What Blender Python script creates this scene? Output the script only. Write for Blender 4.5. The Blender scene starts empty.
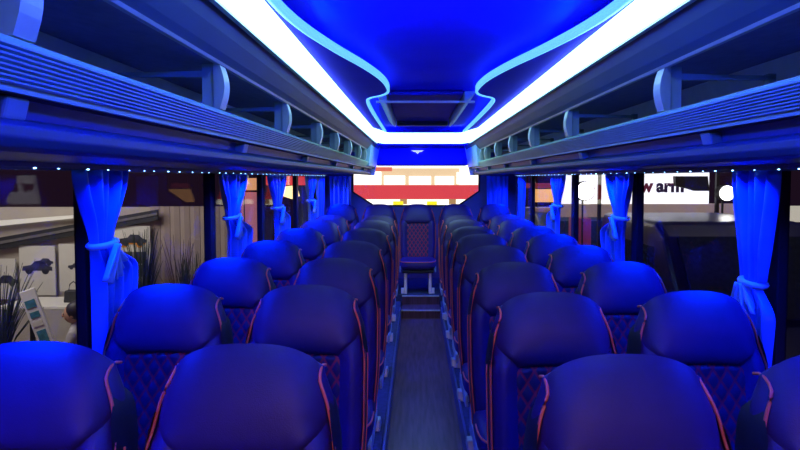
import bpy, bmesh, math, random
from mathutils import Vector, Matrix
random.seed(7)
PI = math.pi
S = bpy.context.scene
ZC = 1.6                       # eye height above the aisle floor

# ---------------- camera ----------------
cam = bpy.data.cameras.new('camera'); camo = bpy.data.objects.new('camera', cam)
S.collection.objects.link(camo); S.camera = camo
cam.sensor_width = 36; cam.lens = 545 / 800 * 36; cam.clip_start = 0.02
cam.shift_x = -0.020; cam.shift_y = -0.030
camo.location = (0, 0, ZC); camo.rotation_euler = (math.radians(90 - 2.4), 0, 0)

# ---------------- world, exposure ----------------
w = bpy.data.worlds.new('hall_dark'); S.world = w; w.use_nodes = True
w.node_tree.nodes['Background'].inputs[0].default_value = (0.05, 0.02, 0.05, 1)
w.node_tree.nodes['Background'].inputs[1].default_value = 0.25
S.view_settings.view_transform = 'Standard'; S.view_settings.look = 'None'
S.view_settings.gamma = 1; S.view_settings.exposure = 0.0
S.view_settings.use_curve_mapping = False

def area(name, loc, size, rot, power, color, spread=PI):
    l = bpy.data.lights.new(name, 'AREA'); l.shape = 'RECTANGLE'
    l.size, l.size_y = size; l.energy = power; l.color = color; l.spread = spread
    o = bpy.data.objects.new(name, l); o.location = loc; o.rotation_euler = rot
    S.collection.objects.link(o); return o
WL, WR = -1.27, 1.39           # side walls
CX, OC = 0.055, 0.078          # aisle centre, overhead centre
YF, YB = -0.9, 7.65            # front end of the shell, rear wall
BLUE = (0.0, 0.018, 1.0)
# the blue LED strips over the windows
area('window_light_left', (WL + 0.12, 3.3, ZC + 0.028), (0.03, 8.2), (0, math.radians(-12), 0), 165, BLUE, math.radians(115))
area('window_light_right', (WR - 0.12, 3.3, ZC + 0.028), (0.03, 8.2), (0, math.radians(12), 0), 165, BLUE, math.radians(115))
# blue cove LEDs tucked in the ceiling recess, shining up and inwards
area('cove_light_left', (OC - 0.36, 2.6, ZC + 0.425), (0.02, 6.0), (0, math.radians(180 + 74), 0), 70, BLUE)
area('cove_light_right', (OC + 0.36, 2.6, ZC + 0.425), (0.02, 6.0), (0, math.radians(180 - 74), 0), 70, BLUE)
area('rear_header_fill', (OC, 6.38, ZC + 0.385), (1.0, 0.02), (math.radians(62), 0, 0), 9, BLUE)  # added fill to brighten the header over the rear window, no fixture there
# white exhibition hall lamps over the stands outside, and an added front fill
area('hall_lamp_left', (-5.5, 5.5, 3.0), (3, 2), (math.radians(38), 0, 0), 130, (1, .93, .85))
area('hall_lamp_right', (4.6, 6.5, 3.2), (2, 1), (math.radians(40), 0, 0), 14, (1, .93, .9))
area('front_fill_light', (0.3, -7.0, 3.4), (2.5, 1.2), (math.radians(78), 0, 0), 120, (1, .50, .52))  # added pinkish fill behind the camera, lifts seat tops and piping
area('hall_lamp_rear', (0, 10.0, 3.4), (5, 1), (math.radians(35), 0, 0), 30, (1, .9, .75))

# ---------------- materials ----------------
def mat(name, col, rough=.5, metal=0, emit=None, es=0, noise=0, nscale=20, bump=0, bscale=200, spec=.5, sheen=0, stretch=None):
    m = bpy.data.materials.new(name); m.use_nodes = True; nt = m.node_tree; b = nt.nodes['Principled BSDF']
    b.inputs['Base Color'].default_value = (*col, 1); b.inputs['Roughness'].default_value = rough
    b.inputs['Metallic'].default_value = metal; b.inputs['Specular IOR Level'].default_value = spec
    if sheen: b.inputs['Sheen Weight'].default_value = sheen
    if emit: b.inputs['Emission Color'].default_value = (*emit, 1); b.inputs['Emission Strength'].default_value = es
    tc = nt.nodes.new('ShaderNodeTexCoord')
    src = tc.outputs['Object']
    if stretch:
        mp = nt.nodes.new('ShaderNodeMapping'); mp.inputs['Scale'].default_value = stretch
        nt.links.new(src, mp.inputs['Vector']); src = mp.outputs['Vector']
    if noise:
        n = nt.nodes.new('ShaderNodeTexNoise'); n.inputs['Scale'].default_value = nscale; n.inputs['Detail'].default_value = 5
        r = nt.nodes.new('ShaderNodeValToRGB')
        r.color_ramp.elements[0].position = .3; r.color_ramp.elements[1].position = .72
        r.color_ramp.elements[0].color = (*[c * (1 - noise) for c in col], 1)
        r.color_ramp.elements[1].color = (*[min(1, c * (1 + noise)) for c in col], 1)
        nt.links.new(src, n.inputs['Vector']); nt.links.new(n.outputs['Fac'], r.inputs['Fac']); nt.links.new(r.outputs['Color'], b.inputs['Base Color'])
    if bump:
        n2 = nt.nodes.new('ShaderNodeTexNoise'); n2.inputs['Scale'].default_value = bscale
        bp = nt.nodes.new('ShaderNodeBump'); bp.inputs['Strength'].default_value = bump; bp.inputs['Distance'].default_value = .002
        nt.links.new(src, n2.inputs['Vector']); nt.links.new(n2.outputs['Fac'], bp.inputs['Height']); nt.links.new(bp.outputs['Normal'], b.inputs['Normal'])
    return m
M = {}
M['leather'] = mat('seat_leather', (.034, .014, .072), .5, bump=.25, bscale=350, noise=.15, nscale=9)
M['leather2'] = mat('bolster_leather', (.03, .010, .09), .5, bump=.25, bscale=350, noise=.15, nscale=9)
M['side'] = mat('black_side_leather', (.012, .012, .02), .55, bump=.2, bscale=350)
M['pipe'] = mat('red_orange_piping', (1, .16, .08), .5, noise=.1)
M['wood'] = mat('dark_plank_vinyl', (.10, .048, .07), .38, noise=.5, nscale=3, stretch=(14, 1.2, 1), bump=.15, bscale=30)
M['step'] = mat('blue_step_edging', (.06, .08, .16), .4, noise=.1)
M['alu'] = mat('satin_aluminium', (.55, .68, .62), .38, .6, noise=.06, nscale=30)
M['grey'] = mat('blue_grey_plastic', (.30, .42, .40), .45, noise=.06, nscale=12)
M['darkp'] = mat('dark_fabric_lining', (.10, .09, .14), .75, noise=.2, nscale=40, bump=.3)
M['fasc'] = mat('dark_blue_fascia', (.06, .11, .14), .42, noise=.08, nscale=6)
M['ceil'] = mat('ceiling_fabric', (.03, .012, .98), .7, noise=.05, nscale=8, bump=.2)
M['wall'] = mat('side_lining', (.12, .12, .22), .6, noise=.1, nscale=10, bump=.2)
M['black'] = mat('black_rubber', (.01, .01, .015), .5, noise=.1)
M['lamp'] = mat('lamp_diffuser', (.9, .9, .9), .5, emit=(.40, .74, 1), es=3.6)
M['cyan'] = mat('cyan_lip_glow', (.4, .8, .9), .5, emit=(.14, .55, .9), es=1.1)  # emission stands in for lamp light falling on the ceiling lip
M['led'] = mat('blue_led', (.2, .3, 1), .4, emit=(.25, .55, 1), es=9)
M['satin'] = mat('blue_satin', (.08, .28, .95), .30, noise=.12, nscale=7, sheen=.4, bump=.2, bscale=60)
M['satin2'] = mat('pale_satin', (.5, .75, .95), .3, noise=.1, nscale=7, sheen=.4)
M['white'] = mat('white_paint', (.8, .8, .78), .5, noise=.03)
M['silver_bar'] = mat('hatch_bar', (.7, .7, .85), .4, noise=.05)

def glass():
    m = bpy.data.materials.new('window_glass'); m.use_nodes = True; nt = m.node_tree; nt.nodes.clear()
    o = nt.nodes.new('ShaderNodeOutputMaterial'); t = nt.nodes.new('ShaderNodeBsdfTransparent'); g = nt.nodes.new('ShaderNodeBsdfGlossy')
    t.inputs[0].default_value = (.93, .93, .95, 1); g.inputs['Roughness'].default_value = .02
    lw = nt.nodes.new('ShaderNodeLayerWeight'); lw.inputs[0].default_value = .5
    pw = nt.nodes.new('ShaderNodeMath'); pw.operation = 'POWER'; pw.inputs[1].default_value = 5; nt.links.new(lw.outputs['Facing'], pw.inputs[0])
    f = nt.nodes.new('ShaderNodeMath'); f.operation = 'MULTIPLY_ADD'; f.inputs[1].default_value = .4; f.inputs[2].default_value = .02; nt.links.new(pw.outputs[0], f.inputs[0])
    mx = nt.nodes.new('ShaderNodeMixShader')
    nt.links.new(f.outputs[0], mx.inputs[0]); nt.links.new(t.outputs[0], mx.inputs[1]); nt.links.new(g.outputs[0], mx.inputs[2]); nt.links.new(mx.outputs[0], o.inputs[0])
    return m
M['flute'] = mat('fluted_grey', (.50, .78, .60), .4, .2, noise=.05, nscale=12)
M['plat'] = mat('platform_carpet', (.04, .05, .10), .8, noise=.3, nscale=30, bump=.3)
M['lining'] = mat('rack_lining', (.22, .22, .34), .7, noise=.15, nscale=30, bump=.2)
M['backp'] = mat('rack_back_panel', (.85, .92, .88), .6, noise=.05)
M['glass'] = glass()

def quilt():
    m = mat('quilted_red_black', (.03, .02, .04), .55); nt = m.node_tree; b = nt.nodes['Principled BSDF']
    tc = nt.nodes.new('ShaderNodeTexCoord'); sp = nt.nodes.new('ShaderNodeSeparateXYZ'); nt.links.new(tc.outputs['Object'], sp.inputs[0])
    def mth(op, a, bb=None):
        n = nt.nodes.new('ShaderNodeMath'); n.operation = op
        for i, v in enumerate((a, bb)):
            if v is None: continue
            if isinstance(v, (int, float)): n.inputs[i].default_value = v
            else: nt.links.new(v, n.inputs[i])
        return n.outputs[0]
    a = mth('ADD', mth('MULTIPLY', sp.outputs['X'], 1.5), sp.outputs['Z']); c = mth('SUBTRACT', mth('MULTIPLY', sp.outputs['X'], 1.5), sp.outputs['Z'])
    sa = mth('ABSOLUTE', mth('SINE', mth('MULTIPLY', a, PI / .075))); sb = mth('ABSOLUTE', mth('SINE', mth('MULTIPLY', c, PI / .075)))
    q = mth('MINIMUM', sa, sb)
    r = nt.nodes.new('ShaderNodeValToRGB'); nt.links.new(q, r.inputs['Fac'])
    r.color_ramp.elements[0].position = .18; r.color_ramp.elements[0].color = (.5, .015, .03, 1)
    r.color_ramp.elements[1].position = .42; r.color_ramp.elements[1].color = (.03, .012, .05, 1)
    nt.links.new(r.outputs[0], b.inputs['Base Color']); return m
M['quilt'] = quilt()

# ---------------- helpers ----------------
C = S.collection
class MB:
    def __init__(s): s.bm = bmesh.new()
    def box(s, x0, x1, y0, y1, z0, z1):
        v = [s.bm.verts.new(p) for p in ((x0,y0,z0),(x1,y0,z0),(x1,y1,z0),(x0,y1,z0),(x0,y0,z1),(x1,y0,z1),(x1,y1,z1),(x0,y1,z1))]
        for f in ((3,2,1,0),(4,5,6,7),(0,1,5,4),(1,2,6,5),(2,3,7,6),(3,0,4,7)): s.bm.faces.new([v[i] for i in f])
        return s
    def prism_y(s, pts, y0, y1):            # closed (x,z) outline extruded along y
        a = [s.bm.verts.new((x, y0, z)) for x, z in pts]; b = [s.bm.verts.new((x, y1, z)) for x, z in pts]; n = len(pts)
        for i in range(n): s.bm.faces.new((a[i], a[(i+1)%n], b[(i+1)%n], b[i]))
        s.bm.faces.new(a[::-1]); s.bm.faces.new(b); return s
    def prism_z(s, pts, z0, z1):
        a = [s.bm.verts.new((x, y, z0)) for x, y in pts]; b = [s.bm.verts.new((x, y, z1)) for x, y in pts]; n = len(pts)
        for i in range(n): s.bm.faces.new((a[i], a[(i+1)%n], b[(i+1)%n], b[i]))
        s.bm.faces.new(a[::-1]); s.bm.faces.new(b); return s
    def prism_x(s, pts, x0, x1):            # (y,z)
        a = [s.bm.verts.new((x0, y, z)) for y, z in pts]; b = [s.bm.verts.new((x1, y, z)) for y, z in pts]; n = len(pts)
        for i in range(n): s.bm.faces.new((a[i], a[(i+1)%n], b[(i+1)%n], b[i]))
        s.bm.faces.new(a[::-1]); s.bm.faces.new(b); return s
    def tube(s, path, r, n=8, r2=None):
        P = [Vector(p) for p in path]; rings = []
        for i, p in enumerate(P):
            d = (P[min(i+1, len(P)-1)] - P[max(i-1, 0)]).normalized()
            up = Vector((0,0,1)) if abs(d.z) < .9 else Vector((1,0,0))
            u = d.cross(up).normalized(); v = d.cross(u); rr = r if r2 is None else r + (r2 - r) * i / (len(P)-1)
            rings.append([s.bm.verts.new(p + u*math.cos(2*PI*k/n)*rr + v*math.sin(2*PI*k/n)*rr) for k in range(n)])
        for a, b in zip(rings, rings[1:]):
            for k in range(n): s.bm.faces.new((a[k], a[(k+1)%n], b[(k+1)%n], b[k]))
        s.bm.faces.new(rings[0][::-1]); s.bm.faces.new(rings[-1]); return s
    def ball(s, c, r, sx=1, sy=1, sz=1, u=14, v=9):
        m = Matrix.Translation(c) @ Matrix.Diagonal((r*sx, r*sy, r*sz, 1))
        bmesh.ops.create_uvsphere(s.bm, u_segments=u, v_segments=v, radius=1, matrix=m); return s
    def grid(s, f, nu, nv):
        g = [[s.bm.verts.new(f(i/nu, j/nv)) for i in range(nu+1)] for j in range(nv+1)]
        for j in range(nv):
            for i in range(nu): s.bm.faces.new((g[j][i], g[j][i+1], g[j+1][i+1], g[j+1][i]))
        return g
    def build(s, name, m, parent=None, smooth=False, bevel=0, solid=0, sub=0, loc=None, segs=2):
        bmesh.ops.recalc_face_normals(s.bm, faces=s.bm.faces)
        me = bpy.data.meshes.new(name); s.bm.to_mesh(me); s.bm.free(); me.materials.append(m)
        o = bpy.data.objects.new(name, me); C.objects.link(o)
        if smooth: me.polygons.foreach_set('use_smooth', [True]*len(me.polygons))
        if solid: k = o.modifiers.new('s', 'SOLIDIFY'); k.thickness = solid; k.offset = 0
        if bevel: k = o.modifiers.new('b', 'BEVEL'); k.width = bevel; k.segments = segs; k.limit_method = 'ANGLE'
        if sub: k = o.modifiers.new('u', 'SUBSURF'); k.levels = sub; k.render_levels = sub
        if loc is not None: o.location = loc
        if parent: o.parent = parent
        return o
def empty(name, loc=(0,0,0), rz=0):
    o = bpy.data.objects.new(name, None); C.objects.link(o); o.location = loc; o.rotation_euler.z = rz; o.empty_display_size = .1; return o
def tag(o, label, cat, group=None, kind=None):
    if label: o['label'] = label
    if cat: o['category'] = cat
    if group: o['group'] = group
    if kind: o['kind'] = kind
    return o
def struct(o): o['kind'] = 'structure'; return o
def copy_tree(o, parent=None):
    c = o.copy(); C.objects.link(c); c.parent = parent
    for ch in list(o.children): copy_tree(ch, c)
    return c
def R(z): return ZC + z
def sm(a, b, x):
    t = max(0, min(1, (x-a)/(b-a))); return t*t*(3-2*t)

# ---------------- setting: floor, platforms, walls ----------------
AL, AR = CX - .235, CX + .235
struct(MB().box(AL-.01, AR+.01, YF, 6.15, -.04, 0).build('floor', M['wood']))
struct(MB().box(WL, AL, YF, YB, -.04, .12).build('trim_1', M['plat'], bevel=.01))
struct(MB().box(AR, WR, YF, YB, -.04, .12).build('trim_2', M['plat'], bevel=.01))
for n, (x0, x1) in ((3, (AL-.004, AL+.012)), (4, (AR-.012, AR+.004))):
    struct(MB().box(x0, x1, YF, 6.15, 0, .135).build(f'trim_{n}', M['step'], bevel=.003))
struct(MB().box(WL, WR, 6.52, YB, .115, .195).build('trim_40', M['plat'], bevel=.01))
# two steps up to the rear bench
st = tag(empty('rear_step', (CX, 6.3, 0)), 'pair of blue steps with pale nosings rising from the aisle to the rear bench', 'step')
for i, (y, z) in enumerate(((6.16, .09), (6.46, .19))):
    t = MB().box(AL+.013, AR-.013, y, 6.46 if i == 0 else 7.6, -.0, z).build('tread', M['wood'], st); t.location = (-CX, -6.3, 0)
    t = MB().box(AL+.013, AR-.013, y-.012, y+.02, z-.004, z+.006).build('nosing', M['alu'], st); t.location = (-CX, -6.3, 0)

def side_wall(side):
    x = WL if side < 0 else WR
    o = MB()
    xo = x + side*.06
    a, b = min(x, xo), max(x, xo)
    o.box(a, b, YF, YB, -.04, .80)          # below the windows
    o.box(a, b, YF, YB, R(.028), R(.46))     # above
    o.box(a, b, YF, YF+.5, .80, R(.028)); o.box(a, b, YB-.08, YB, .80, R(.028))
    return struct(o.build('wall_left' if side < 0 else 'wall_right', M['wall']))
side_wall(-1); side_wall(1)
PILL = {-1: [2.11, 3.38, 4.50, 5.80, 6.85], 1: [2.11, 3.44, 4.80, 6.55, 7.3]}
tn = 5
for side in (-1, 1):
    x = WL if side < 0 else WR
    for y in PILL[side]:
        a, b = sorted((x + side*.036, x - side*.008))
        struct(MB().box(a, b, y-.04, y+.05, .80, R(.03)).build(f'trim_{tn}', M['black'], bevel=.006)); tn += 1
    a, b = sorted((x - side*.001, x - side*.03))
    struct(MB().box(a, b, YF, YB-.01, .765, .80).build(f'trim_{tn}', M['wall'], bevel=.01)); tn += 1   # sill
wn = 1
for side in (-1, 1):
    x = (WL if side < 0 else WR) + side*.03
    ys = [YF+.5] + PILL[side] + [YB-.08]
    for i, (a, b) in enumerate(zip(ys, ys[1:])):
        y0 = a + (.05 if i else 0); y1 = b - (.04 if i < len(ys)-2 else 0)
        o = MB().box(x-.003, x+.003, y0, y1, .80, R(.03)).build(f'window_{wn}', M['glass']); struct(o); wn += 1
# rear wall around a window with cut lower corners
def rp(px, py, d=YB): return ((px-416)*d/545, ZC - (py-178)*d/545)
win = [rp(352,160), rp(480,160), rp(480,191), rp(459,206), rp(373,206), rp(352,192)]
def ring_wall(outer, inner, y0, y1, name, m):
    b = bmesh.new(); n = len(inner)
    vs = {}
    for tagn, pts in (('o', outer), ('i', inner)):
        for yy in (y0, y1): vs[tagn, yy] = [b.verts.new((p[0], yy, p[1])) for p in pts]
    for k in range(n):
        j = (k+1) % n
        for yy in (y0, y1): b.faces.new((vs['o',yy][k], vs['o',yy][j], vs['i',yy][j], vs['i',yy][k]))
        for t in 'oi': b.faces.new((vs[t,y0][k], vs[t,y0][j], vs[t,y1][j], vs[t,y1][k]))
    m_ = MB(); m_.bm.free(); m_.bm = b; return m_.build(name, m)
outer = [(WL-.05, R(.46)), (WR+.05, R(.46)), (WR+.05, 1.2), (WR+.05, -.04), (WL-.05, -.04), (WL-.05, 1.2)]
struct(ring_wall(outer, win, YB, YB+.06, 'wall_rear', M['wall']))
def scale_pts(pts, k):
    cx = sum(p[0] for p in pts)/len(pts); cz = sum(p[1] for p in pts)/len(pts)
    return [(cx+(p[0]-cx)*k, cz+(p[1]-cz)*(1-(1-k)*2.5)) for p in pts]
struct(ring_wall(win, scale_pts(win, .975), YB-.012, YB+.02, 'trim_%d' % tn, M['black'])); tn += 1
struct(MB().prism_y(win, YB+.025, YB+.031).build('window_%d' % wn, M['glass'])); wn += 1
# header over the rear window
struct(MB().box(OC-.62, OC+.62, 7.25, 7.6, R(.17), R(.40)).build('trim_%d' % tn, M['ceil'], bevel=.02)); tn += 1

# ---------------- ceiling ----------------
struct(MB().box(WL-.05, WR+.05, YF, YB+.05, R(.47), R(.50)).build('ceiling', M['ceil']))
edge = [(-.9,.425),(1.24,.425),(1.5,.41),(1.8,.345),(2.05,.275),(2.3,.225),(2.5,.21),(2.66,.215),(2.76,.26),(2.82,.32),(2.95,.35),(3.6,.36),(5.0,.36)]
def smooth_path(p, k=3):
    for _ in range(k):
        q = [p[0]]
        for a, b in zip(p, p[1:]):
            q += [(a[0]*.75+b[0]*.25, a[1]*.75+b[1]*.25), (a[0]*.25+b[0]*.75, a[1]*.25+b[1]*.75)]
        p = q + [p[-1]]
    return p
E2 = smooth_path(edge)
for side in (-1, 1):
    # the lower ceiling shelf with its curved edge
    pts = [(OC + side*u, y) for y, u in E2] + [(OC + side*.60, 5.0), (OC + side*.60, YF)]
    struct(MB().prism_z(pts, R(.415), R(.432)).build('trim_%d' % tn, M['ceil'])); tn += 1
    # lip that follows the curve, lamp light on it imitated by emission
    m = MB()
    n = len(E2)
    def f(i, j, side=side):
        k = min(n-1, int(round(i*(n-1)))); y, u = E2[k]
        return (OC + side*(u - .004), y, R(.410 + .026*j))
    m.grid(f, n-1, 1)
    tag(m.build('ceiling_lip', M['cyan'], solid=.012, smooth=True), 'cyan lip with painted-in glow along the curved %s edge of the blue ceiling panel' % ('left' if side < 0 else 'right'), 'light strip', 'curved cyan ceiling lips with painted-in glow')
struct(MB().box(OC-.6, OC+.6, 5.0, 6.35, R(.415), R(.432)).build('trim_%d' % tn, M['ceil'])); tn += 1
struct(MB().box(OC-.6, OC+.6, 6.35, 7.3, R(.395), R(.43)).build('trim_%d' % tn, M['ceil'], bevel=.01)); tn += 1
# the bright U shaped ceiling lamp
lamp = tag(empty('ceiling_light', (OC, 3, R(.41))), 'bright white U-shaped strip lamp running down both sides of the ceiling and across the rear', 'ceiling light')
for side in (-1, 1):
    a, b = sorted((side*.43, side*.508))
    o = MB().box(a, b, YF+.1-3, 4.99-3, -.026, .006).build('diffuser', M['lamp'], lamp, bevel=.006)
    a, b = sorted((side*.508, side*.522))
    MB().box(a, b, YF+.1-3, 6.1-3, -.030, .006).build('housing_edge', M['alu'], lamp)
MB().prism_z([(-.508,2.0),(.508,2.0),(.508,2.95),(.44,3.15),(-.44,3.15),(-.508,2.95)], -.022, .004).build('diffuser', M['lamp'], lamp)
for side in (-1, 1):
    MB().prism_z([(side*.43,1.5),(side*.43,2.0),(side*.33,2.0)], -.020, .004).build('diffuser', M['lamp'], lamp)
# roof hatch
h = tag(empty('roof_hatch', (.05, 3.6, R(.43))), 'dark rectangular roof hatch between pale side bars in the blue ceiling', 'hatch')
MB().box(-.20,.20,-.68,.66,.012,.032).build('hatch_panel', mat('hatch_panel', (.05,.03,.45), .6, noise=.2), h, bevel=.006)
for sx in (-1, 1):
    a, b = sorted((sx*.205, sx*.245)); MB().prism_y([(sx*.205,-.03),(sx*.212,-.034),(sx*.26,.012),(sx*.26,.03),(sx*.205,.03)], -.70,.66).build('side_bar', M['silver_bar'], h, bevel=.004)
MB().box(-.26,.26,-.712,-.70,-.034,-.022).build('front_bar', M['silver_bar'], h, bevel=.003)
MB().box(-.20,.20,.66,.74,-.02,.03).build('handle_bar', M['fasc'], h, bevel=.01)
# small white emblem on the rear beam
m = MB()
wing = [(-.085,.022),(.085,.022),(.05,.005),(.022,.0),(0,-.024),(-.022,.0),(-.05,.005)]
m.prism_y(wing, 7.235, 7.249)
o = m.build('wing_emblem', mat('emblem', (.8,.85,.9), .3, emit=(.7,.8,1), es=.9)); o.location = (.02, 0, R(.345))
tag(o, 'small pale winged emblem on the beam above the rear window', 'emblem')

# ---------------- luggage racks ----------------
def rack(side):
    X = lambda u: OC + side*u
    name = 'left' if side < 0 else 'right'
    r = tag(empty('luggage_rack', (0,0,0)), 'open overhead luggage rack with fluted grey lip along the %s windows' % name, 'luggage rack', 'overhead luggage racks')
    Y0, Y1 = YF+.02, 6.8
    P = lambda pts: [(X(u), R(z)) for u, z in pts]
    MB().prism_y(P([(.525,.402),(.55,.355),(.575,.322),(.592,.305),(.602,.303),(.602,.315),(.59,.345),(.60,.435),(.525,.435)]), Y0, Y1).build('fascia', M['fasc'], r, smooth=False)
    MB().prism_y(P([(.588,.305),(.592,.298),(.604,.298),(.604,.305)]), Y0, Y1).build('fascia_trim', M['alu'], r)
    wx = abs((WL if side < 0 else WR) - OC)
    MB().prism_y(P([(.60,.30),(.60,.42),(wx-.01,.42),(wx-.01,.355),(.97,.345),(.615,.308),(.608,.30)]), Y0, Y1).build('roof_lining', M['lining'], r)
    # grey outer wall of the shelf and its floor
    MB().prism_y(P([(.985,.352),(.96,.345),(1.01,.126),(1.03,.126)]), Y0, Y1).build('back_panel', M['backp'], r)
    MB().prism_y(P([(.64,.115),(wx-.03,.115),(wx-.03,.128),(.64,.128)]), Y0, Y1).build('shelf', M['darkp'], r)
    # fluted lip
    pts = []
    nfl = 8; za, zb, ua, ub = .168, .122, .578, .606
    for k in range(nfl):
        for t, dd in ((0,.006),(.2,-.004),(.65,-.005),(.85,.006)):
            s = (k+t)/nfl; pts.append((ua+(ub-ua)*s+dd, za+(zb-za)*s))
    pts += [(.612,.114),(.64,.118),(.64,.14),(.60,.176),(.588,.178),(.578,.174)]
    MB().prism_y(P(pts), Y0, Y1).build('fluted_lip', M['flute'], r)
    # recess and rounded lower rail, then the underside
    MB().prism_y(P([(.655,.12),(.668,.06),(.70,.06),(.70,.12)]), Y0, Y1).build('recess_panel', mat('recess_blue', (.05,.07,.25), .45, noise=.1), r)
    rail = [(.63,.072),(.637,.082),(.652,.086),(.668,.082),(.72,.066),(.74,.055),(.74,.045),(.70,.040),(.66,.038),(.64,.044),(.63,.057)]
    MB().prism_y(P(rail), Y0, Y1).build('lower_rail', M['fasc'], r, bevel=.003)
    MB().prism_y(P([(.72,.050),(.72,.062),(wx-.002,.062),(wx-.002,.050)]), Y0, Y1).build('underside_panel', M['fasc'], r)
    ups = [.72,1.46,2.2,2.95,3.6,4.3,5.05,5.6] if side < 0 else [.6,1.5,2.43,3.2,3.9,4.6,5.3,5.65]
    for y in ups:
        arc = [(.596,.302)] + [(.596-.013*math.sin(PI*t/8), .302-.118*t/8) for t in range(9)] + [(.60,.184),(.612,.184),(.612,.302)]
        u = MB().prism_y(P(arc), y-.012, y+.030).build('upright', M['alu'], r)
        MB().prism_y(P([(.612,.18),(.645,.18),(.645,.302),(.612,.302)]), y-.004, y+.024).build('upright_web', M['grey'], u)
        s = MB().prism_y(P([(.612,.286),(.90,.279),(.90,.270),(.612,.268)]), y, y+.02).build('strut', M['grey'], r)
        MB().prism_y(P([(.885,.285),(.905,.285),(.905,.12),(.885,.12)]), y, y+.022).build('strut_post', M['grey'], s)
    for k in range(7):
        y = (.74 if side < 0 else .3) + k*1.02
        MB().prism_y(P([(.628,.112),(.66,.112),(.67,.068),(.636,.082)]), y, y+.045).build('bracket', M['grey'], r, bevel=.004)
    # pale closing panel at the rear end of the rack, with a bright edge trim
    MB().prism_y(P([(.545,.412),(.62,.412),(.62,.13),(.572,.13)]), 5.75, Y1+.02).build('end_panel', mat('pale_end_panel_'+name, (.35,.62,.8), .4, noise=.05), r, bevel=.004)
    MB().prism_y(P([(.53,.412),(.66,.412),(.66,.035),(.60,.035)]), Y1+.02, Y1+.06).build('end_trim', M['white'], r, bevel=.004)
    return r
rack(-1); rack(1)

# blue LED points over the windows
def led_strip(side):
    x = (WL + .10) if side < 0 else (WR - .10)
    o = MB().box(x-.016, x+.016, YF+.4, 7.1, R(.034), R(.049)).build('led_strip', M['wall'])
    tag(o, 'row of blue light points over the %s windows under the luggage rack' % ('left' if side < 0 else 'right'), 'light strip', 'blue LED strips over the windows')
    for k in range(48):
        y = .9 + k*.13 + random.uniform(-.03,.03)
        a = random.uniform(.5, 1)
        d = MB().ball((x - side*.0, y, R(.031)), .0042*a, sx=1.0, sy=1.6, sz=.6, u=8, v=5).build('light_point', M['led'], o)
led_strip(-1); led_strip(1)

# ---------------- seats ----------------
ZB, ZT = .40, 1.178
def hw(v):                                     # half width of the back
    return .212 + .018*sm(0,.45,v) - .018*sm(.70,.92,v) - .025*sm(.88,1.0,v)
def ztop(s): return ZT - .046*abs(s)**2.6
def front(s, v, off=0):
    s_ = max(-1, min(1, s)); z = ZB + (ztop(s_)-ZB)*v
    e = math.sqrt(max(0, 1-abs(s_)**5))*math.sqrt(max(0, 1-v**16))
    yc = -.13 + .13*v
    bol = .035*sm(.5,.82,abs(s_))*sm(.02,.2,v)*(1-sm(.72,.84,v))
    y = yc - .058*e - bol*min(1, e*1.4)
    up = sm(.85, 1, v)
    return (hw(v)*s_ , y - off*(1-.75*up), z + off*up)
def back(s, v):
    s_ = s; z = ZB + (ztop(s_)-ZB)*v
    e = math.sqrt(max(0, 1-abs(s_)**5))*math.sqrt(max(0, 1-v**16))
    return (hw(v)*s_, -.13 + .13*v + .055*e, z)
def ease(t): return .5 - .5*math.cos(PI*t)
def smooth3(p):
    q = [Vector(v) for v in p]
    for _ in range(2):
        n = [q[0]]
        for a, b in zip(q, q[1:]): n += [a*.75+b*.25, a*.25+b*.75]
        q = n + [q[-1]]
    return q[::2] + [q[-1]]
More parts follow.
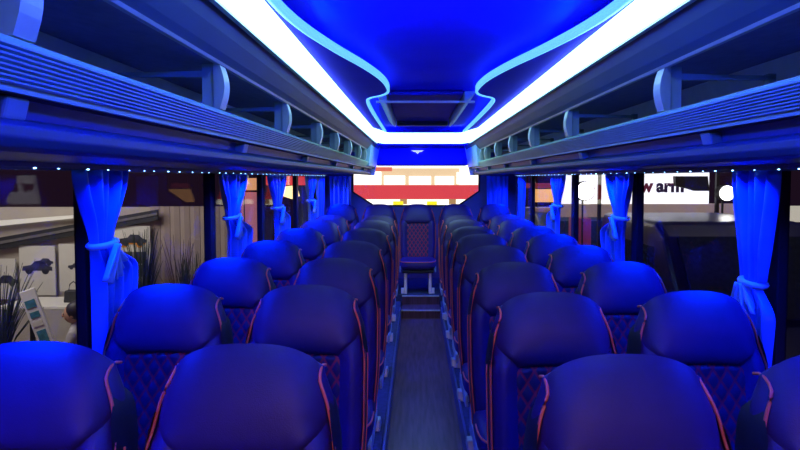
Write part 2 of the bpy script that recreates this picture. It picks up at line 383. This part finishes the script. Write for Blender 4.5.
def make_seat():
    root = empty('coach_seat')
    m = MB()
    nu, nv = 28, 36
    g1 = m.grid(lambda a, b: front(-1+2*ease(a), ease(b)**.9), nu, nv)
    g2 = m.grid(lambda a, b: back(-1+2*ease(a), ease(b)**.9), nu, nv)
    bmesh.ops.remove_doubles(m.bm, verts=m.bm.verts, dist=.0008)
    bedge = [e for e in m.bm.edges if e.is_boundary]
    if bedge: bmesh.ops.holes_fill(m.bm, edges=bedge)
    m.build('backrest', M['leather2'], root, smooth=True)
    # headrest pad: wraps the top, narrows downwards
    m = MB()
    def fh(a, b):
        s0 = -1+2*a; v = .705 + .293*b
        lim = .60 + .37*sm(0,.5,b)
        rim = (1-abs(s0)**6)*(1-(1-b)**8)
        return front(s0*lim, v, -.006 + .036*math.sqrt(max(0,rim))*(1-.35*b))
    m.grid(fh, 24, 20)
    m.build('headrest', M['leather'], root, smooth=True)
    m = MB()
    def fq(a, b):
        s0 = -1+2*a; v = .14+.575*b; x, y, z = front(s0*.62, v)
        p = abs(math.sin(PI*(1.5*x+z)/.075)*math.sin(PI*(1.5*x-z)/.075))
        rim = sm(0,.06,a)*sm(0,.06,1-a)*sm(0,.03,b)*sm(0,.03,1-b)
        return front(s0*.62, v, -.003 + rim*(.006+.007*p**.5))
    m.grid(fq, 36, 60)
    m.build('quilted_panel', M['quilt'], root, smooth=True)
    for sd in (-1, 1):                          # black outer side of the wing, and red piping round its front edge
        m = MB()
        def fs(a, b, sd=sd):
            v = .03 + .93*b; x0, y0, z0 = front(sd*.985, v); 
            yy = -.13+.13*v
            t = (a-.5)*2
            k = math.sqrt(max(0, 1-sm(.80,1,b)**2)); return (x0 + sd*(.007*(1-t*t)*k - .004*(1-k)), yy + .060*k*t, z0 - .003 - .02*(1-k))
        m.grid(fs, 8, 24)
        m.build('side_panel', M['side'], root, smooth=True)
        path = []
        q = front(sd*.90, .985); path += [(q[0]+sd*.016, q[1]+.045, q[2]-.006), (q[0]+sd*.010, q[1]+.020, q[2]+.003)]
        for k in range(1, 31):
            v = .985 - .93*k/30
            s = sd*(.90+.055*sm(.985,.80,v) if False else .90 + .06*(1-sm(.78,.985,v)))
            p = front(s, v); path.append((p[0]+sd*.004, p[1]-.007, p[2]+.004*sm(.8,1,v)))
        MB().tube([(a, b, c) for a, b, c in smooth3(path)], .0042, 6).build('piping', M['pipe'], root, smooth=True)
        path2 = []
        for k in range(0, 24):
            v = .74-.70*k/23; p = front(sd*.985, v); path2.append((p[0]+sd*.006, -.13+.13*v-.018, p[2]))
        MB().tube(path2, .0035, 6).build('piping', M['pipe'], root, smooth=True)
    # cushion
    m = MB()
    def fc(a, b):
        t = 2*PI*a; n = 4.0
        ct, s_ = math.cos(t), math.sin(t)
        cx = math.copysign(abs(ct)**(2/n), ct); cy = math.copysign(abs(s_)**(2/n), s_)
        ph = -PI/2 + PI*b; k = abs(math.cos(ph))**.45; zz = math.copysign(abs(math.sin(ph))**.6, math.sin(ph))
        return (.222*cx*k, -.285+.205*cy*k, .47+.065*zz + (.012*abs(cx)**3*k if zz > 0 else 0))
    m.grid(fc, 32, 14); bmesh.ops.remove_doubles(m.bm, verts=m.bm.verts, dist=.0006)
    cu = m.build('seat_cushion', M['leather2'], root, smooth=True)
    loop = []
    for k in range(0, 33):
        t = PI + PI*k/32; ct, s_ = math.cos(t), math.sin(t)
        cx = math.copysign(abs(ct)**.5, ct); cy = math.copysign(abs(s_)**.5, s_)
        loop.append((.218*cx, -.285+.201*cy, .512))
    MB().tube(loop, .005, 6).build('piping', M['pipe'], cu, smooth=True)
    fr = MB().box(-.19,.19,-.46,-.12,.375,.41).build('seat_frame', M['black'], root, bevel=.01)
    for sx in (-.15, .15):
        MB().prism_x([(-.44,.12),(-.16,.12),(-.20,.38),(-.38,.38)], sx-.02, sx+.02).build('leg', M['alu'], root, bevel=.008)
    MB().box(-.222,-.206,-.47,-.10,.39,.45).build('side_trim', M['grey'], root, bevel=.005)
    MB().box(.206,.222,-.47,-.10,.39,.45).build('side_trim', M['grey'], root, bevel=.005)
    for sx in (-.185, .185):
        MB().prism_x([(-.43,.121),(-.31,.121),(-.32,.15),(-.36,.185),(-.415,.185)], sx-.02, sx+.02).build('foot', M['alu'], root, bevel=.006)
    return root
proto = make_seat(); first = True
ORD = ['first','second','third','fourth','fifth','sixth','seventh','eighth','ninth']
LY = [1.34, 2.08, 2.78, 3.55, 4.42, 5.30, 6.0]
RY = [1.26, 1.95, 2.65, 3.30, 3.98, 4.62, 5.38, 6.05]
def place(x, y, z, label, grp, rz=0):
    global first
    o = proto if first else copy_tree(proto); first = False
    o.location = (x, y, z); o.rotation_euler.z = rz
    tag(o, label, 'seat', grp); return o
for sn, ys, xa, xw in (('left', LY, -.415, -.945), ('right', RY, .482, 1.005)):
    for i, y in enumerate(ys):
        for col, x, desc in (('aisle', xa, 'dark headrest coach seat with orange piping'), ('window', xw, 'vivid blue-lit coach seat with orange piping')):
            dy = .02 if col == 'window' else 0
            place(x, y+dy, 0, f'{desc}, {ORD[i]} from the front in the {sn} {col} column', f'coach seats of the {sn} {col} column')
for x, lab in ((-.96,'far left end, by the left window'),(-.47,'second from left, left of the middle seat'),(.022,'middle, at the end of the aisle'),(.515,'second from right, right of the middle seat'),(1.01,'far right end, by the right window')):
    o = place(x, 7.0, .075, f'rear bench seat under the back window, {lab}', 'seats of the rear bench')

# ---------------- curtains ----------------
def curtain(side, y0, width, label, flare=1, full=False, seed=0, zt=-.285):
    rnd = random.Random(seed)
    x = (WL + .040) if side < 0 else (WR - .050)
    root = tag(empty('curtain', (x, y0, R(.03))), label, 'curtain', 'tied blue satin curtains')
    ph = rnd.uniform(0, 6); H = .80
    def shape(t):
        z = -H*t
        if full: return width*(1-.1*t), 0
        if z > zt: k = sm(0, 1, z/zt); return width*(1-(.62 if zt > -.4 else .45)*k), width*(.02-.05*k)
        k = sm(0, .12, zt-z); k2 = sm(.12, .5, zt-z)
        return width*(.38+.5*k-.15*k2), width*(.30*k*flare-.12*k2*flare-.03)*(1 if zt > -.4 else .3)
    def f(a, b):
        wd, off = shape(b); z = -H*b
        g = (a-.5)
        fold = math.sin(a*PI*9+ph)*(.020 if not full else .018) + math.sin(a*PI*4+ph*2+b*3)*.008
        pinch = 1 if full else (.55+.45*min(1, abs(z-zt)/.12))
        return (-side*(.012+fold*pinch), wd*g+off, z + (0 if full else .012*math.sin(a*7)*sm(.3,1,b)))
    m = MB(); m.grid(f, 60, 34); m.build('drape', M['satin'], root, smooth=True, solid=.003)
    if not full:
        pts = []
        for k in range(17):
            t = 2*PI*k/16; pts.append((-side*(.012+.036*math.sin(t)), width*.21*math.cos(t)-width*.03, zt+.006*math.cos(t)))
        MB().tube(pts, .013, 8).build('tieback', M['satin2'], root, smooth=True)
        m = MB()                                 # loose bow below the tie
        for q in range(3):
            def fb(a, b, q=q):
                ang = -.9 - .55*q; L = (.13+.02*q)*b
                wv = (.012+.05*b)*(a-.5)
                return (-side*(.045+.015*math.sin(a*9+q)+.012*q), -width*.03+L*math.cos(ang)*flare - wv*math.sin(ang), zt+L*math.sin(ang)*.9+wv*math.cos(ang))
            m.grid(fb, 12, 8)
        m.build('bow', M['satin2'], root, smooth=True, solid=.003)
    return root
CL = [(2.12,.32,'blue satin curtain tied with a pale bow, nearest on the left side'),
      (3.62,.55,'blue curtain on the left, second from the camera, right of the tall dry grass outside'),
      (4.8,.58,'blue curtain on the left, third from the camera'),
      (6.3,.5,'blue curtain on the left, fourth from the camera'),
      (6.95,.4,'blue curtain on the left, fifth from the camera, close to the next one')]
for i, (y, wd, lb) in enumerate(CL): curtain(-1, y, wd, lb, seed=i, full=i > 3)
CR = [(2.14,.26,'blue satin curtain with a gathered tie, nearest on the right side'),
      (3.55,.46,'blue curtain on the right, second from the camera, left of the white lit sign'),
      (5.12,.48,'blue curtain on the right, third from the camera'),
      (6.85,.36,'blue curtain on the right, fourth from the camera')]
for i, (y, wd, lb) in enumerate(CR): curtain(1, y, wd, lb, seed=i+20, flare=-.6 if i == 0 else 1, full=i > 2, zt=-.44 if i == 0 else -.285)
for sx, xx in ((-1, -1.05), (1, 1.13)):
    o = curtain(-1, 7.55, .30, 'cyan-lit blue curtain hanging on the rear wall, %s of the back window' % ('left' if sx < 0 else 'right'), full=True, seed=9+sx)
    o.location = (xx, 7.585, R(.03)); o.rotation_euler.z = -PI/2
# ---------------- exhibition hall outside ----------------
G = -1.2
def P3(px, py, d): return Vector(((px-416)*d/545, d, ZC-(py-178)*d/545))
hall = mat('hall_floor_carpet', (.06,.05,.06), .8, noise=.3, nscale=4, bump=.3)
struct(MB().box(-16, WL-.12, -2, 20, G-.05, G).build('floor_hall', hall))
struct(MB().box(WR+.12, 16, -2, 20, G-.05, G).build('floor_hall', hall))
struct(MB().box(WL-.12, WR+.12, 8.0, 20, G-.05, G).build('floor_hall', hall))
beige = mat('beige_stand_panel', (.50,.45,.38), .7, noise=.06, nscale=3)
beigeD = mat('beige_stand_panel_ribbed', (.42,.34,.29), .7, noise=.08, nscale=3)
cream = mat('cream_panel', (.72,.70,.62), .6, noise=.04, nscale=4)
dark = mat('charcoal_trim', (.03,.03,.035), .6, noise=.2)
photo_d = mat('printed_photo_dark', (.06,.06,.09), .4, noise=.6, nscale=9)
orange = mat('orange_print', (.75,.30,.04), .5, noise=.3, nscale=14)
teal = mat('teal_print', (.06,.22,.28), .5, noise=.4, nscale=16)
def box_px(mb, px0, px1, py0, py1, d, t):
    a = P3(px0, py0, d); b = P3(px1, py1, d)
    return mb.box(a.x, b.x, d, d+t, b.z, a.z)
# booth back wall, 9 m away on the left
t = tag(empty('exhibition_stand', (0,0,0)), 'beige exhibition stand wall with posters and dark slanting rail seen through left windows', 'exhibition stand')
a = P3(-130, 207, 9.0); b = P3(150, 207, 9.0)
MB().box(a.x, b.x, 9.0, 9.08, G, a.z).build('back_wall', beige, t)
for k in range(9):
    x0 = b.x + k*.165
    MB().prism_z([(x0+.004, 8.98),(x0+.08,8.955),(x0+.161,8.98),(x0+.161,9.06),(x0+.004,9.06)], G, a.z+.01).build('wall_slat', beigeD, t)
q0 = P3(-60, 248, 8.9); q1 = P3(160, 209, 8.9)
MB().prism_y([(q0.x,q0.z),(q1.x,q1.z),(q1.x,q1.z-.17),(q0.x,q0.z-.2)], 8.80, 8.84).build('slanting_rail', dark, t)
q0 = P3(-60, 252, 8.9); q1 = P3(160, 212, 8.9)
MB().prism_y([(q0.x,q0.z),(q1.x,q1.z),(q1.x,q1.z-.04),(q0.x,q0.z-.05)], 8.78, 8.80).build('rail_inset', mat('rail_inset', (.16,.15,.15), .6, noise=.2), t)
q0 = P3(-60, 232, 8.9); q1 = P3(76, 216, 8.9)
MB().prism_y([(q0.x,q0.z+.10),(q0.x,q0.z+.12),(q1.x,q1.z+.02),(q1.x,q1.z-.03),(q0.x,q0.z)], 8.8, 8.9).build('light_trough', mat('light_trough', (.7,.68,.6), .5, emit=(1,.95,.8), es=.28), t)
# posters
def vehicle(mb, x, z, s, y):
    mb.prism_y([(x-s,z),(x-s*.95,z+s*.3),(x-s*.4,z+s*.38),(x-s*.15,z+s*.62),(x+s*.45,z+s*.6),(x+s*.7,z+s*.34),(x+s,z+s*.25),(x+s,z)], y-.006, y)
    for k in (-.55,.55):
        mb.prism_y([(x+s*k+s*.24*math.cos(q*PI/6), z+s*.24*math.sin(q*PI/6)) for q in range(12)], y-.008, y)
def poster(px0, px1, py0, py1, label, vs, bg, vm, d=8.85):
    o = box_px(MB(), px0, px1, py0, py1, d, .03).build('poster', bg)
    tag(o, label, 'poster', 'posters on the left exhibition stand')
    for (fx, fy, sc) in vs:
        p = P3(px0+(px1-px0)*fx, py0+(py1-py0)*fy, d); m = MB(); vehicle(m, p.x, p.z, sc*(px1-px0)*d/545, d)
        m.build('vehicle_print', vm, o)
    return o
poster(-30, 13, 259, 300, 'pale poster with a dark vehicle print at far left of the stand wall', [(.75,.6,.30)], cream, photo_d)
poster(17, 53, 246, 296, 'pale poster with a dark motorcycle-like print above the leaflet stand', [(.5,.5,.42),(.7,.36,.25)], cream, photo_d)
poster(57, 79, 244, 292, 'pale narrow poster with a dark round print beside the first window pillar', [(.75,.5,.34)], cream, photo_d)
poster(112, 149, 226, 300, 'cream tall display board with orange truck print between curtain and tall grass', [(.5,.25,.38)], cream, orange)
bo = [o for o in C.objects if o.get('label','').startswith('cream tall')][0]
for (x0,x1,y0,y1) in ((118,131,252,264),(132,144,252,264),(118,131,265,277),(132,144,265,277)):
    box_px(MB(), x0, x1, y0, y1, 8.835, .01).build('photo_print', photo_d, bo)
m = MB(); p = P3(131, 243, 8.82); vehicle(m, p.x, p.z, .22, 8.84); m.build('vehicle_print', photo_d, bo)
# counter table and bag
tb = tag(empty('counter_table', (-4.9, 7.6, G)), 'cream counter table in front of the stand wall, left of the near pillar', 'table')
MB().box(-.75,.65,-.3,.3,1.02,1.07).build('tabletop', cream, tb, bevel=.01)
for sx in (-.68,.58):
    for sy in (-.25,.25): MB().box(sx-.025,sx+.025,sy-.025,sy+.025,0,1.02).build('leg', dark, tb)
bg = tag(empty('handbag', (-4.78, 7.55, G+1.07)), 'small black handbag standing on the counter table', 'bag')
MB().prism_y([(-.12,0),(.12,0),(.10,.17),(-.10,.17)], -.05, .05).build('bag_body', dark, bg, bevel=.015)
MB().tube([(-.07,0,.16),(-.05,0,.25),(0,0,.29),(.05,0,.25),(.07,0,.16)], .008).build('handle', dark, bg, smooth=True)
# leaflet stand
ls = tag(empty('leaflet_stand', (-3.86, 6.1, G)), 'slim white leaning leaflet display stand with blue-green leaflets', 'leaflet stand')
ls.rotation_euler = (0, math.radians(-19), 0)
MB().box(-.09,.09,-.015,.015,.05,1.63).build('display_panel', M['white'], ls, bevel=.01)
for k, (z, hh) in enumerate(((1.42,.09),(1.30,.07),(1.20,.06),(.95,.2),(.65,.22))):
    MB().box(-.06+.01*(k%2),.055,-.024,-.014,z,z+hh).build('leaflet', teal if k != 2 else cream, ls)
MB().prism_z([(-.12,-.14),(.12,-.14),(.12,.14),(-.12,.14)], 0, .05).build('base', dark, ls)
# grasses in planters
def grass(loc, h, n, spread, label, seed, col):
    rnd = random.Random(seed); g = tag(empty('potted_grass', loc), label, 'plant')
    MB().prism_z([(.13*math.cos(k*PI/8), .13*math.sin(k*PI/8)) for k in range(16)], 0, .55).build('planter', dark, g, bevel=.01)
    m = MB()
    for k in range(n):
        a = rnd.uniform(0, 2*PI); sp = rnd.uniform(.1, 1)*spread; hh = h*rnd.uniform(.65, 1)
        x0, y0 = .06*math.cos(a), .06*math.sin(a)
        pts = [(x0+sp*math.cos(a)*q**1.8, y0+sp*math.sin(a)*q**1.8, .5+(hh-.5)*q) for q in (0,.25,.5,.75,1)]
        m.tube(pts, .013, 4, .003)
    m.build('blades', col, g)
gd = mat('dark_green_blades', (.03,.05,.035), .6, noise=.4); gt = mat('dry_blades', (.16,.11,.09), .7, noise=.4)
grass((-4.25, 8.4, G), 2.05, 90, .30, 'tall dark grass plant in front of the beige slatted wall', 3, gd)
grass((-3.72, 8.55, G), 1.95, 30, .30, 'tall dry reddish grass beside the dark grass plant', 4, gt)
grass((-5.1, 6.6, G), 1.8, 70, .42, 'dark spiky plant at the far left behind the nearest seat', 5, gd)
grass((-3.35, 8.0, G), 1.75, 50, .2, 'dark plant at the right end of the slatted wall beside the second curtain', 6, gd)

# seated person by the table
def person(loc, rz):
    root = tag(empty('person', loc, rz), 'dark-haired person in a pale top seated in front of the counter table, facing left', 'person')
    J = {'pel':(0,0,.50),'sp':(0,-.02,.70),'ch':(0,-.03,.92),'nk':(0,-.02,1.06),'hd':(0,-.03,1.12),
         'hl':(.10,-.0,.48),'kl':(.12,-.42,.50),'fl':(.12,-.42,.08),'tl':(.12,-.56,.04),'hr':(-.10,0,.48),'kr':(-.12,-.42,.50),'fr':(-.12,-.42,.08),'tr':(-.12,-.56,.04),
         'sl':(.17,-.02,1.0),'el':(.22,-.12,.74),'wl':(.13,-.36,.66),'sr':(-.17,-.02,1.0),'er':(-.22,-.12,.74),'wr':(-.13,-.36,.66)}
    Rr = {'pel':.13,'sp':.12,'ch':.14,'nk':.05,'hd':.05,'hl':.09,'kl':.06,'fl':.04,'tl':.035,'sl':.06,'el':.042,'wl':.028}
    E = [('pel','sp'),('sp','ch'),('ch','nk'),('nk','hd'),('pel','hl'),('hl','kl'),('kl','fl'),('fl','tl'),('pel','hr'),('hr','kr'),('kr','fr'),('fr','tr'),('ch','sl'),('sl','el'),('el','wl'),('ch','sr'),('sr','er'),('er','wr')]
    ks = list(J); me = bpy.data.meshes.new('body'); me.from_pydata([J[k] for k in ks], [(ks.index(a), ks.index(b)) for a, b in E], [])
    o = bpy.data.objects.new('body', me); C.objects.link(o); o.parent = root
    md = o.modifiers.new('k', 'SKIN')
    for i, k in enumerate(ks):
        r = Rr.get(k, Rr.get(k[0]+'l', .05)); me.skin_vertices[0].data[i].radius = (r, r)
    me.skin_vertices[0].data[0].use_root = True
    o.modifiers.new('u', 'SUBSURF').levels = 2
    me.materials.append(mat('pale_top', (.45,.42,.45), .8, noise=.15))
    skin = mat('skin', (.5,.28,.2), .5, noise=.08)
    h = MB(); h.ball((0,-.045,1.22), .1, sx=.78, sy=.95, sz=1.18, u=20, v=14); h.ball((0,-.145,1.205), .016, sz=1.6); h.ball((0,-.128,1.165), .03, sx=.9, sy=.4, sz=.3)
    for sx in (-1,1): h.ball((sx*.078,-.035,1.21), .022, sx=.4, sz=1.3); h.tube([(sx*.13,-.36,.66),(sx*.11,-.43,.65)], .03, 8)
    for sx in (-1,1):
        for k in range(4): h.tube([(sx*.11+(k-1.5)*.017,-.42,.65),(sx*.11+(k-1.5)*.019,-.47,.645),(sx*.11+(k-1.5)*.019,-.50-.006*(k%3),.63)], .008, 6)
    hd = h.build('head_and_hands', skin, root, smooth=True)
    e = MB()
    for sx in (-1,1): e.ball((sx*.032,-.132,1.225), .010)
    e.build('eyes', dark, root, smooth=True)
    k = MB(); k.ball((0,-.015,1.25), .112, sx=.86, sy=.95, sz=1.05, u=20, v=14); k.ball((0,.05,1.17), .07, sx=.9, sy=.6, sz=1.2)
    k.build('hair', mat('dark_hair', (.02,.015,.03), .5, noise=.3, nscale=40), root, smooth=True)
person((-4.05, 6.45, G-.03), math.radians(-70))
ch = tag(empty('stool', (-4.05, 6.45, G)), 'dark stool under the seated person', 'stool')
MB().prism_z([(.19*math.cos(k*PI/8), .19*math.sin(k*PI/8)) for k in range(16)], .30, .34).build('seat', dark, ch, bevel=.01)
for sx, sy in ((.12,.12),(-.12,.12),(.12,-.12),(-.12,-.12)): MB().tube([(sx,sy,.30),(sx*1.3,sy*1.3,0)], .015).build('leg', dark, ch)

# further left: pink stand and yellow lit sign
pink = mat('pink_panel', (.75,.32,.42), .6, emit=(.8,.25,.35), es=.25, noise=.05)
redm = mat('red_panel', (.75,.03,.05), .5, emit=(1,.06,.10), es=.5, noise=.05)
def emi(name, c, e): return mat(name, [k*.15 for k in c], .5, emit=c, es=e, noise=.02)
o = box_px(MB(), 240, 263, 192, 330, 13, .1).build('exhibition_board', pink); tag(o, 'tall pink panel seen through the gap left of the third left curtain', 'display panel')
o = box_px(MB(), 240, 263, 178, 190, 12.8, .1).build('lit_sign', emi('orange_sign', (1,.45,.2), .8)); tag(o, 'orange lit header above the tall pink panel', 'sign')
o = box_px(MB(), 180, 240, 206, 290, 14, .1).build('exhibition_board', mat('violet_reflection', (.22,.16,.3), .6, noise=.1)); tag(o, 'dull violet sheet painted as a purple glass reflection behind the second left curtain', 'display panel')  # violet sheet stands in for purple reflections in the window
o = MB().prism_y([tuple(P3(a,b,14).xz) for a, b in ((279,187),(296,185),(299,196),(292,199),(280,195))], 14, 14.1).build('lit_sign', emi('yellow_white_sign', (1,.8,.35), 2.2)); tag(o, 'slanting yellow-white lit sign between the third and fourth left curtains', 'sign')
o = box_px(MB(), 266, 306, 176, 185, 14.4, .1).build('exhibition_board', redm); tag(o, 'red fascia above the slanting yellow-white sign', 'display panel')

# rear: the bright stand behind the bus
rs = tag(empty('lit_stand', (0,0,0)), 'brightly lit cream stand with white light boxes and long red band behind the back window', 'exhibition stand')
D = 12.5
box_px(MB(), 330, 505, 160, 212, D+.2, .1).build('back_wall', emi('warm_cream', (1,.72,.42), .85), rs)
box_px(MB(), 330, 505, 165.5, 168, D+.1, .05).build('top_strip', emi('warm_white', (1,.93,.8), 2), rs)
for (x0, x1, y0, y1) in ((354,381,171.5,184.5),(384,405,175.5,184.5),(409,431,176,184.5),(435,454,176,184.5),(457,463,172,184),(460,478,165,184.5)):
    box_px(MB(), x0, x1, y0, y1, D+.02, .1).build('light_box', emi('light_box_white', (1,.97,.85), 2.4), rs)
box_px(MB(), 356, 392, 167, 171, D, .1).build('red_sign', emi('soft_red', (1,.22,.14), .85), rs)
box_px(MB(), 330, 505, 185, 199, D-.05, .12).build('red_band', emi('red_band', (.85,.07,.09), .95), rs)
box_px(MB(), 330, 505, 199.5, 212, D-.03, .12).build('lower_light_box', emi('light_box_low', (1,.95,.7), 2.2), rs)
for x in (403, 452): box_px(MB(), x-3, x+4, 199, 204, D-.08, .04).build('post_cap', emi('ochre_'+str(x), (.6,.35,.15), .8), rs)
for x in (398, 432):
    o = box_px(MB(), x-5, x+5, 201.5, 206.5, D-.5, .2).build('yellow_lamp', emi('yellow_lamp', (1,.85,.02), 1.3)); tag(o, 'yellow glowing lamp above the rear seats, %s of the middle seat' % ('left' if x < 415 else 'right'), 'lamp', 'yellow lamps behind the back window')

# right: white lit sign with lettering
D = 9.0
sg = tag(empty('lit_sign', (0,0,0)), 'long white backlit sign with the letters w arm above a tan beam, right side', 'sign')
box_px(MB(), 560, 709, 168, 204, D, .15).build('sign_box', emi('sign_white', (.95,.95,1), 1.5), sg)
def text(s, px, py, hpx, m, d):
    c = bpy.data.curves.new('t', 'FONT'); c.body = s; c.size = hpx*d/545/.52*1.0; c.extrude = .004; c.offset = .012
    o = bpy.data.objects.new('t', c); C.objects.link(o); bpy.context.view_layer.update()
    me = bpy.data.meshes.new_from_object(o.evaluated_get(bpy.context.evaluated_depsgraph_get())); bpy.data.objects.remove(o)
    me.materials.clear(); me.materials.append(m)
    k = bpy.data.objects.new('lettering', me); C.objects.link(k); k.parent = sg; k.rotation_euler = (PI/2, 0, 0)
    p = P3(px, py, d); k.location = (p.x, d, p.z); return k
k = text('w', 640.5, 191.5, 9, emi('letter_red', (.30,.03,.10), .3), D-.01); k.scale = (.95,1,1)
k = text('arm', 656.5, 191.5, 9, emi('letter_navy', (.06,.03,.12), .3), D-.01); k.scale = (1.0,1,1)
bm_ = tag(empty('cross_beam', (0,0,0)), 'tan horizontal beam beneath the white lit sign', 'beam')
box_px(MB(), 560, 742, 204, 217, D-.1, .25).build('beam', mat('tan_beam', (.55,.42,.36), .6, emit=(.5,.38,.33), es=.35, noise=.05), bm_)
for x in (600, 718): box_px(MB(), x-1.5, x+1.5, 168, 330, D-.15, .05).build('post', dark, bm_)
o = MB().prism_y([tuple(P3(a,b,8.7).xz) for a, b in ((679,176),(712,176),(714,191),(700,191),(690,188),(680,186))], 8.83, 8.92).build('speaker_box', dark); tag(o, 'black box hanging in front of the white sign, right of the lettering', 'speaker')
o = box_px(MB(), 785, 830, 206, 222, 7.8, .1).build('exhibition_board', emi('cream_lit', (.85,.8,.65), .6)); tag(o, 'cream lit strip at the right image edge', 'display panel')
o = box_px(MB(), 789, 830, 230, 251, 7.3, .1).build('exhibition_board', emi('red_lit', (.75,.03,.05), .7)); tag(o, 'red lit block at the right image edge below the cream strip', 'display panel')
def spot(px, py, d, r, label, e):
    p = P3(px, py, d); o = tag(empty('spotlight', p), label, 'spotlight', 'hall spotlights on the right')
    MB().prism_y([(r*1.15*math.cos(k*PI/8), r*1.15*math.sin(k*PI/8)) for k in range(16)], .0, .12).build('housing', dark, o)
    MB().prism_y([(r*math.cos(k*PI/8), r*math.sin(k*PI/8)) for k in range(16)], -.02, .002).build('lens', emi('spot_lens', (1,.98,.92), e), o)
    return o
spot(727, 193, 8.3, .11, 'round white spotlight right of the white lit sign', 12)
spot(585, 191, 8.3, .13, 'round glaring spotlight left of the second right curtain', 25)
spot(664, 218, 8.75, .025, 'tiny warm spotlight below the tan beam', 8)
# parked vehicles
def van(x0, x1, y0, y1, h, body, label, name='van'):
    v = tag(empty(name, ((x0+x1)/2, y0, G)), label, 'van'); W = (x1-x0)/2; L = y1-y0
    prof = [(0,.35),(-.02,.75),(.10,1.05),(.75,1.25),(1.25,h-.15),(1.5,h),(L-.1,h),(L,h-.2),(L,.35)]
    MB().prism_x(prof, -W, W).build('body', body, v, bevel=.07, segs=3)
    gl = mat('van_glass_'+name+str(int(x0*10)), (.03,.05,.08), .15, noise=.2)
    MB().prism_x([(.74,1.30),(1.22,h-.17),(1.19,h-.15),(.70,1.31)], -W*.85, W*.85).build('windscreen', gl, v)
    MB().box(-W-.006,-W+.01,1.5,2.5,1.35,h-.3).build('side_window', gl, v)
    for sx in (-W+.02, W-.12):
        for yy in (.85, L-.8):
            MB().prism_x([(yy+.33*math.cos(k*PI/10), .33+.33*math.sin(k*PI/10)) for k in range(20)], sx-.06, sx+.14).build('wheel', M['black'], v, bevel=.02)
    for sx in (-W*.75, W*.75): MB().box(sx-.14, sx+.14, -.03,.06,.75,.9).build('headlight', M['white'], v, bevel=.02)
    return v
van(2.85, 4.62, 5.0, 8.4, 2.28, mat('dark_blue_paint', (.015,.02,.12), .3, noise=.1), 'dark blue van parked right of the coach behind the near right window')
van(2.45, 4.2, 9.6, 13, 2.1, mat('grey_blue_paint', (.13,.18,.26), .35, noise=.1), 'grey-blue van parked beyond the dark blue one')
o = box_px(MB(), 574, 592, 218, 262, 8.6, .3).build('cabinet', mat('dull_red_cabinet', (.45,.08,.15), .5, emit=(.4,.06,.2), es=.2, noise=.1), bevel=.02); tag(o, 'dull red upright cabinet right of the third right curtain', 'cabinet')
# white display car and orange sign, between third and fourth right curtains
c = tag(empty('display_car', (3.0, 14.5, G)), 'white display car with dark windscreen seen between the far right curtains', 'car')
MB().prism_y([(-.95,.3),(-.97,.75),(-.8,.95),(-.62,1.5),(.62,1.5),(.8,.95),(.97,.75),(.95,.3)], 0, 3.6).build('body', M['white'], c, bevel=.08, segs=3)
MB().prism_y([(-.72,.98),(-.58,1.42),(.58,1.42),(.72,.98)], -.03, .03).build('windscreen', dark, c)
for sx in (-.8,.8): MB().prism_x([(.7+.32*math.cos(k*PI/8), .32+.32*math.sin(k*PI/8)) for k in range(16)], sx-.1, sx+.1).build('wheel', M['black'], c)
o = box_px(MB(), 536, 560, 189, 202, 13.7, .1).build('lit_sign', emi('amber_sign', (1,.5,.15), 1.2)); tag(o, 'amber lit sign above the white display car', 'sign')
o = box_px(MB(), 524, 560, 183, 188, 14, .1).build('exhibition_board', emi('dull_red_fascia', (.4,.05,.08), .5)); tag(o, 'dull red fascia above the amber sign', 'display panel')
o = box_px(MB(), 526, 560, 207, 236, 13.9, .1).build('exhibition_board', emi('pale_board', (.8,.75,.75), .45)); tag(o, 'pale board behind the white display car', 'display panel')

# posts that carry the hall boards, signs and lamps
def posts(o, name='post'):
    V = [o.matrix_world @ v.co for c in ([o] + list(o.children)) if c.type == 'MESH' for v in c.data.vertices]
    x0, x1 = min(v.x for v in V), max(v.x for v in V); y1 = max(v.y for v in V); z0 = min(v.z for v in V)
    if z0 < G + .02: return
    xs = [(x0+x1)/2] if x1-x0 < .5 else [x0+.12*(x1-x0), x1-.12*(x1-x0)]
    for x in xs:
        p = MB().box(x-.01, x+.01, y1-.02, y1+.01, G, z0+.05).build(name, dark); p.parent = o; p.matrix_parent_inverse = o.matrix_world.inverted()
bpy.context.view_layer.update()
for o in list(C.objects):
    if o.parent is None and o.name.split('.')[0] in ('exhibition_board', 'lit_sign', 'lit_stand', 'yellow_lamp', 'spotlight'): posts(o)
